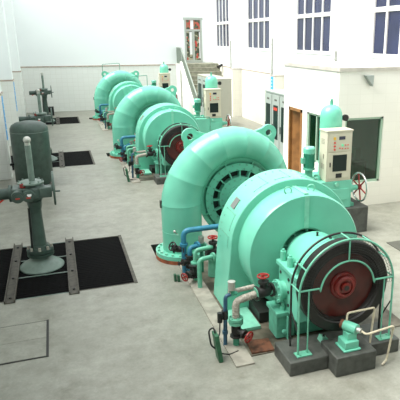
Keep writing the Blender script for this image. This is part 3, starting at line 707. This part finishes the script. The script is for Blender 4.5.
for k, (bx_, by_) in enumerate(((1.395, 7.36), (1.44, 7.33))):
    tag(MB().box(bx_, bx_+.035, by_, by_+.06, 0, .11-.01*k).build('green_block', 'boxgreen', org=(bx_, by_, 0), bevel=.004), ('left' if k == 0 else 'right')+' of two tiny dark green blocks on the floor before the nearest flange', 'block', 'tiny green blocks')

# --- governor
pb = ['dark concrete block under the governor with the handwheel, %s' % w for w in ('nearest the viewer', 'middle set', 'farthest set')]
PB = tag(MB().box(3.75, 5.27, 8.30, 9.3, 0, .5).build('concrete_block', 'concrete_dark', org=(4.5, 8.8, 0), bevel=.015), pb[0], 'plinth', 'governor blocks')
repeat(PB, pb[1:])
gb = ['mint green governor box with a red spoked handwheel, %s' % w for w in ('nearest the viewer', 'middle of the row', 'at the far end')]
GV = thing('governor', gb[0], 'governor', (4.4, 8.7, .5), 'governors in a row')
MB().box(3.85, 4.92, 8.36, 9.15, .5, 1.03).build('oil_tank', 'mint', GV, bevel=.012)
MB().box(4.48, 4.86, 8.342, 8.36, .66, .88).build('access_cover', 'mint', GV, bevel=.006)
MB().cyl((4.60, 8.36, .965), (4.60, 8.325, .965), .035, n=14).build('filler_cap', 'mint_light', GV)
MB().cyl((4.92, 8.5, .83), (5.0, 8.5, .83), .08, n=20).cyl((5.0, 8.5, .83), (5.11, 8.5, .83), .05, n=16).build('wheel_bearing', 'mint', GV)
rm = MB(); spk = MB(); handwheel(rm, spk, (5.17, 8.5, .83), (1, 0, 0), .265, .018, 6)
w = rm.build('handwheel', 'chrome', GV); w['label'] = 'polished steel handwheel rim'
q = spk.build('spoke', 'redwheel', w); q['label'] = 'dark red spokes'
MB().cyl((4.97, 8.9, .5), (4.97, 8.9, .75), .03, n=10).box(4.94, 5.02, 8.42, 8.55, .5, .56).each('foot', 'mint_dull', GV)
repeat(GV, gb[1:])
ccl = ['beige control cabinet with buttons and a dark window, %s' % w for w in ('nearest the viewer', 'beside the staircase cabinets', 'by the back wall')]
CC = thing('control_cabinet', ccl[0], 'cabinet', (4.64, 8.5, 1.03), 'governor control cabinets')
cx0, cx1, cy0, cy1, cz0, cz1 = 4.385, 4.885, 8.36, 8.64, 1.03, 1.92
MB().box(cx0, cx1, cy0, cy1, cz0, cz1).build('cabinet_body', 'beige', CC, bevel=.006)
MB().box(cx0-.012, cx1+.012, cy0-.015, cy1+.012, cz1, cz1+.03).build('cabinet_top', 'beige', CC, bevel=.006)
MB().box(cx0+.04, cx1-.03, cy0-.012, cy0, 1.57, 1.88).build('control_panel', 'beige', CC, bevel=.003)
ddo = MB().box(cx0+.04, cx1-.03, cy0-.012, cy0, 1.08, 1.55).build('cabinet_door', 'beige', CC, bevel=.003)
MB().box(cx0+.12, cx1-.10, cy0-.016, cy0-.012, 1.21, 1.51).build('window', 'screen', ddo)
MB().box(cx0+.06, cx0+.075, cy0-.026, cy0-.012, 1.30, 1.38).build('door_handle', 'black', ddo)
MB().box(cx0+.19, cx0+.31, cy0-.018, cy0-.012, 1.09, 1.17).box(cx0+.20, cx0+.24, cy0-.022, cy0-.018, 1.11, 1.15).box(cx0+.26, cx0+.3, cy0-.022, cy0-.018, 1.11, 1.15).build('breaker_panel', 'black', CC)
MB().box(cx0+.23, cx0+.35, cy0-.018, cy0-.012, 1.78, 1.84).build('display', 'lcd', CC)
MB().box(cx0+.12, cx0+.165, cy0-.02, cy0-.012, 1.78, 1.83).build('warning_lamp', 'yellow', CC)
for z in (1.73, 1.67, 1.61): MB().cyl((cx0+.145, cy0-.012, z), (cx0+.145, cy0-.025, z), .018, n=12).build('push_button', 'red', CC)
MB().cyl((cx0+.30, cy0-.012, 1.68), (cx0+.30, cy0-.025, 1.68), .022, n=12).build('indicator_lamp', 'greenled', CC)
for xx, zz in ((.25, 1.63), (.30, 1.62), (.36, 1.68), (.41, 1.68), (.36, 1.62), (.41, 1.62)): MB().cyl((cx0+xx, cy0-.012, zz), (cx0+xx, cy0-.022, zz), .012, n=10).build('push_button', 'red', CC)
vm = MB()
for z0 in (1.25, 1.70):
    for k in range(4): vm.box(cx0-.004, cx0+.001, 8.45, 8.57, z0+.025*k, z0+.025*k+.01)
vm.box(cx0-.012, cx0, 8.46, 8.48, 1.44, 1.52)
vm.build('side_vent', 'beigedark', CC)
repeat(CC, ccl[1:])
ptl = ['mint green domed pressure tank behind the beige control cabinet, %s' % w for w in ('nearest the viewer', 'in the middle of the hall', 'at the back wall')]
PT = thing('pressure_tank', ptl[0], 'tank', (4.72, 8.88, 1.03), 'governor pressure tanks')
r = .205
MB().lathe((4.72, 8.88, 1.03), (0, 0, 1), [(r*.9, 0), (r, .03), (r, 1.06), (r*1.0, 1.10), (r*.95, 1.17), (r*.82, 1.23), (r*.6, 1.275), (r*.3, 1.30), (0.01, 1.305)], 36).build('tank_body', 'mint', PT)
MB().cyl((4.72, 8.88, 2.33), (4.72, 8.88, 2.40), .03, n=12).sphere((4.72, 8.88, 2.42), .025, 10, 6).build('relief_valve', 'mint_dull', PT)
MB().cyl((4.92, 8.86, 2.08), (4.98, 8.86, 2.08), .018, n=8).cyl((4.98, 8.84, 2.09), (4.98, 8.79, 2.09), .06, n=18).build('pressure_gauge', 'black', PT)
repeat(PT, ptl[1:])
pml = ['upright green oil pump motor left of the control cabinet, %s' % w for w in ('nearest the viewer', 'in the middle of the hall', 'at the back wall')]
PMo = thing('pump_motor', pml[0], 'motor', (4.17, 8.62, 1.03), 'oil pump motors')
mx, my_ = 4.17, 8.62
MB().lathe((mx, my_, 1.03), (0, 0, 1), [(.11, 0), (.11, .04), (.07, .05), (.07, .18), (.11, .19), (.11, .22), (.085, .225)], 24).build('pump_body', 'mint_dull', PMo)
mm = MB().lathe((mx, my_, 1.25), (0, 0, 1), [(.09, 0), (.09, .28)], 24)
for k in range(24):
    a = 2*PI*k/24; u = Vector((math.cos(a), math.sin(a), 0)); c = Vector((mx, my_, 1.27)); mm.bar(c+u*.095, c+u*.095+Vector((0, 0, .23)), .006, .016, up=u)
mm.build('motor_body', 'greenpipe', PMo)
MB().lathe((mx, my_, 1.52), (0, 0, 1), [(.11, 0), (.11, .09), (.09, .115), (.02, .12)], 24).build('fan_cowl', 'mint', PMo)
MB().box(mx-.15, mx-.09, my_-.04, my_+.04, 1.34, 1.44).build('terminal_box', 'mint_dull', PMo)
MB().tube([(mx+.1, my_-.03, 1.10), (mx+.17, my_-.1, 1.12), (mx+.17, my_-.1, 1.03)], .02, 8, .04).tube([(mx-.09, my_-.05, 1.12), (mx-.17, my_-.1, 1.14), (mx-.17, my_-.1, 1.03)], .02, 8, .04).each('oil_line', 'mint_dull', PMo)
repeat(PMo, pml[1:])

# oil pipes over the middle and far sets
for k, lab in ((1, 'thin dark pipe crossing in front of the middle governor'), (2, 'thin dark pipe crossing in front of the farthest governor')):
    o = SP*k; c = thing('oil_pipe', lab, 'pipe', (3.4, 6.3+o, 1.2))
    p = [(3.02, 7.05, 1.10), (3.02, 7.05, 1.30), (4.20, 7.05, 1.27), (4.20, 7.05, 0.)] if k == 1 else [(2.86, 6.95, 1.3), (2.86, 6.95, 1.92), (3.72, 6.95, 1.98), (3.72, 6.95, 0.)]
    MB().tube([(x, y+o, z) for x, y, z in p], .014, 8, .04).build('pipe', 'steel_mint', c)
lf_ = thing('lifting_frame', 'thin dark bent rod above the farthest turbine against the tiles', 'rod', (2.4, 8.75+2*SP, 2.0))
MB().tube([(2.05, 8.66+2*SP, 1.9), (2.05, 8.66+2*SP, 2.38), (2.80, 8.66+2*SP, 2.42), (2.80, 8.66+2*SP, 2.05)], .014, 6, .03).build('rod', 'steel_mint', lf_)

# ------------------------------------------------------------------ valve actuators in the trenches
vl = ['dark green valve actuator on a tapered column over the trench, %s' % w for w in ('nearest the viewer', 'second from the front', 'farthest, by the back wall')]
V = thing('valve_actuator', vl[0], 'valve', (-.45, 8.68, 0), 'valve actuators along the left')
vx, vy = -.475, 8.68
MB().lathe((vx, vy, .0), (0, 0, 1), [(.34, 0), (.34, .015), (.31, .045), (.22, .10), (.15, .14), (.12, .20)], 36).build('base_dome', 'valvelight', V)
MB().cyl((vx, vy, .20), (vx, vy, .25), .2, n=24).cyl((vx, vy, .26), (vx, vy, .31), .2, n=24).lathe((vx, vy, .31), (0, 0, 1), [(.15, 0), (.13, .06)], 20).build('column_flange', 'valvegreen', V)
MB().bolts((vx, vy, .31), (0, 0, 1), .17, 8, .022, .05).each('flange_nut', 'lag', V)
MB().lathe((vx, vy, .31), (0, 0, 1), [(.125, 0), (.105, .1), (.088, .55), (.088, .64), (.10, .68), (.11, .74), (.11, .78)], 24).build('column', 'valvegreen', V)
MB().cyl((vx-.11, vy-.08, .33), (vx-.09, vy-.07, 1.0), .016, n=8).build('cable_conduit', 'black', V)
ab = MB(); ab.lathe((vx, vy, 1.09), (0, 0, 1), [(.11, 0), (.13, .04), (.18, .09), (.18, .20), (.16, .26), (.16, .28)], 28)
ab.box(vx-.30, vx+.12, vy-.16, vy+.14, 1.14, 1.33)
ab.build('gearbox', 'valvemid', V, bevel=.02)
for dx in (-.21, -.06):
    dd = MB().cyl((vx+dx, vy-.16, 1.235), (vx+dx, vy-.25, 1.225), .09, n=22).cyl((vx+dx, vy-.25, 1.225), (vx+dx, vy-.262, 1.223), .075, n=22)
    do = dd.build('dial_housing', 'valvemid', V)
    MB().box(vx+dx-.03, vx+dx+.03, vy-.272, vy-.262, 1.205, 1.222).build('red_plate', 'red', do)
MB().cyl((vx-.045, vy-.262, 1.26), (vx-.045, vy-.27, 1.26), .032, n=16).build('dial_glass', 'white', V)
MB().cyl((vx-.13, vy-.1, 1.34), (vx-.13, vy-.1, 1.40), .045, n=14).sphere((vx-.13, vy-.14, 1.39), .02, 8, 6).build('warning_knob', 'redwheel', V)
MB().box(vx+.09, vx+.27, vy-.18, vy+.0, 1.17, 1.33).build('switch_box', 'valvemid', V, bevel=.015)
MB().cyl((vx-.30, vy, 1.235), (vx-.60, vy, 1.235), .085, n=22).cyl((vx-.30, vy, 1.235), (vx-.34, vy, 1.235), .13, n=22).build('motor', 'valvegreen', V)
MB().cyl((vx+.12, vy-.02, 1.27), (vx+.29, vy-.02, 1.27), .05, n=14).build('wheel_shaft', 'valvegreen', V)
hwm = MB(); handwheel(hwm, hwm, (vx+.30, vy-.02, 1.27), (1, .02, 0), .25, .017, 4); hwm.cyl((vx+.31, vy-.1, 1.24), (vx+.39, vy-.11, 1.24), .014, n=8)
hwm.build('handwheel', 'valvemid', V)
MB().lathe((vx-.02, vy, 1.365), (0, 0, 1), [(.12, 0), (.19, .01), (.19, .03), (.15, .045), (.08, .05)], 28).bolts((vx-.02, vy, 1.4), (0, 0, 1), .165, 8, .014, .025).build('top_flange', 'valvelight', V)
MB().cyl((vx+.0, vy, 1.40), (vx+.0, vy, 1.96), .045, n=18).build('stem_tube', 'valvelight', V)
kn = MB().cyl((vx, vy, 1.96), (vx, vy, 2.0), .042, n=18).sphere((vx, vy, 2.04), .055, 18, 12).build('stem_cap', 'alu', V); kn['label'] = 'pale round stem cap'
MB().bar((vx-.43, vy-.03, 1.155), (vx-.50, vy-.06, 1.12), .03, .02).build('red_tag', 'red', V)
repeat(V, vl[1:], SP)

# tank
tk = thing('air_tank', 'large dark grey green domed air tank standing by the left wall', 'tank', (-.70, 14.19, 0))
r = .44
MB().lathe((-.70, 14.19, .05), (0, 0, 1), [(r*.9, 0), (r, .06), (r, 1.30), (r*.985, 1.36), (r*.9, 1.43), (r*.7, 1.485), (r*.4, 1.515), (.01, 1.525)], 48).build('tank_shell', 'valvegreen', tk)
MB().cyl((-.70, 14.19, 0), (-.70, 14.19, .08), r*.8, n=32).build('tank_skirt', 'black', tk)
mb = MB().torus((-.70, 14.19, 1.33), (0, 0, 1), r, .006, 48, 5); mb.build('weld_seam', 'valvelight', tk)
MB().cyl((-.70-.44, 14.1, .55), (-.70-.50, 14.05, .55), .03, n=10).build('drain_valve', 'black', tk)

# black box far
tag(MB().box(-.42, -.16, 27.2, 27.5, 0, .40).box(-.39, -.19, 27.19, 27.2, .06, .34).build('black_box', 'black', org=(-.29, 27.3, 0), bevel=.01), 'black square box on the floor near the back wall behind the far actuator', 'box')

# ------------------------------------------------------------------ trench covers and beams
pos3 = ('in the nearest trench', 'in the middle trench', 'in the farthest trench')
for k, (y0, y1) in enumerate(trench):
    for (x0, x1, side) in ((XL+.03, -.92, 'left'), (-.84, -.07, 'centre'), (.01, TX1-.005, 'right')):
        g = thing('grating', '%s black ribbed floor grating panel %s' % (side, pos3[k]), 'grating', ((x0+x1)/2, (y0+y1)/2, -.04), 'black trench gratings')
        sl = MB(); nsl = 30
        for i in range(nsl): yy = y0+.02+(y1-y0-.04)*(i+.5)/nsl; sl.box(x0, x1, yy-.030, yy+.030, -.035, -.006)
        sl.box(x0, x1, y0+.02, y1-.02, -.05, -.011)
        sl.build('slats', 'grate', g)
        fm = MB().box(x0-.0, x1, y0, y0+.018, -.05, .003).box(x0, x1, y1-.018, y1, -.05, .003)
        if side == 'right': fm.box(x1-.03, x1+.02, y0-.01, y1+.01, -.05, .008)
        if side == 'centre':
            for f in (.36, .68): fm.box(x0, x1, y0+(y1-y0)*f-.012, y0+(y1-y0)*f+.012, -.03, .003)
        fm.each('edge_frame', 'valvelight' if side == 'centre' else 'beam', g)
    for x0, side in ((-.98, 'left'), (-.13, 'right')):
        g = thing('steel_beam', '%s weathered steel channel beam across the trench, %s' % (side, ('nearest trench', 'middle trench', 'farthest trench')[k]), 'beam', (x0+.1, (y0+y1)/2, 0), 'trench beams')
        b = MB(); b.box(x0+.03, x0+.17, y0-.08, y1+.1, .001, .012); b.box(x0+.03, x0+.045, y0-.08, y1+.1, .012, .045).box(x0+.155, x0+.17, y0-.08, y1+.1, .012, .045)
        b.build('channel', 'beam', g)
        c = MB()
        for f in (.03, .35, .68, .97): yy = y0+(y1-y0)*f; c.cyl((x0+.1, yy, .012), (x0+.1, yy, .03), .02, n=6)
        c.each('bolt', 'dark', g)
# floor hatch and mat
h = thing('floor_hatch', 'pale concrete floor hatch with a dark seam in the left foreground', 'hatch', (-.9, 6.3, 0))
MB().box(-1.5, -.40, 5.92, 6.34, .0, .008).box(-1.5, -.40, 6.345, 6.77, .0, .008).build('cover_slab', 'floor', h)
MB().box(-.40, -.372, 5.90, 6.79, 0, .009).box(-1.5, -.385, 5.90, 5.915, 0, .007).box(-1.5, -.385, 6.775, 6.785, 0, .006).build('seam', 'dark', h)
tag(MB().box(5.28, 6.5, 6.2, 7.66, 0, .012).build('trench_plate', 'greyplate', org=(5.9, 6.9, 0)), 'dark grey steel plate on the floor at the right edge', 'plate')

# ------------------------------------------------------------------ cabinets along the right
def cubicle(x0, x1, y0, y1, h, m, label, group, sign=False):
    g = thing('electrical_cabinet', label, 'cabinet', ((x0+x1)/2, (y0+y1)/2, 0), group)
    MB().box(x0, x1, y0+.004, y1-.004, 0, h).build('cabinet_body', m, g, bevel=.01)
    MB().box(x0-.02, x1+.01, y0+.002, y1-.002, h, h+.035).build('cabinet_top', m, g)
    d = MB().box(x0-.018, x0, y0+.03, y1-.03, .1, h-.05).build('cabinet_door', 'greycab', g)
    MB().box(x0-.022, x0-.018, y0+.12, y1-.12, .75, h-.32).build('door_window', 'screen', d)
    MB().box(x0-.035, x0-.018, y1-.09, y1-.065, .95, 1.15).build('door_handle', 'black', d)
    MB().box(x0-.022, x0-.018, y0+.2, y1-.2, h-.2, h-.15).build('name_strip', 'greyplate', d)
    if sign: MB().box(x0-.03, x0-.018, y0+.16, y1-.16, h-.46, h-.38).build('indicator_row', 'red', d)
gl3 = ('nearest the booth', 'in the middle, red lamps', 'farthest, below the blue sign')
for k in range(3): cubicle(5.74, 6.34, 13.2+.57*k, 13.2+.57*(k+1), 2.02, 'greycab', 'grey electrical cabinet with glazed door, of three %s' % gl3[k], 'grey electrical cabinets', k == 1)
gl4 = ('nearest, wide beige side showing', 'second along, red lamps', 'third along', 'last, by the stair foot')
for k in range(4): cubicle(5.74, 6.26, 19.8+.78*k, 19.8+.78*(k+1), 2.0, 'beige2', 'beige electrical cabinet before the staircase, %s' % gl4[k], 'beige electrical cabinets', k == 1)

# ------------------------------------------------------------------ camera
F_, CX_, VX_ = 540., 255., 50.
th_ = math.atan(162/F_); ps_ = math.atan((CX_-VX_)/math.hypot(F_, 162))
cam = bpy.data.cameras.new('camera'); co = bpy.data.objects.new('camera', cam); C.objects.link(co)
co.location = (0, 0, 3.5); co.rotation_euler = (PI/2-th_, 0, -ps_)
cam.sensor_width = 36; cam.lens = 36*F_/400; cam.shift_x = (200-CX_)/400; cam.clip_start = .05
sc.camera = co

# ------------------------------------------------------------------ light: daylight from above and from the high windows on the left
w = bpy.data.worlds.new('world'); sc.world = w; w.use_nodes = True
bg = w.node_tree.nodes['Background']; bg.inputs['Color'].default_value = (.95, .99, 1., 1); bg.inputs['Strength'].default_value = .68
sun = bpy.data.lights.new('sun', 'SUN'); sun.energy = 3.3; sun.angle = math.radians(45); sun.color = (1, .985, .94)
so = bpy.data.objects.new('sun', sun); C.objects.link(so)
so.rotation_euler = Vector((.62, -.06, -1)).to_track_quat('-Z', 'Y').to_euler()
vs_ = sc.view_settings; vs_.view_transform = 'Standard'; vs_.look = 'None'; vs_.gamma = 1; vs_.exposure = 1.2; vs_.use_curve_mapping = False
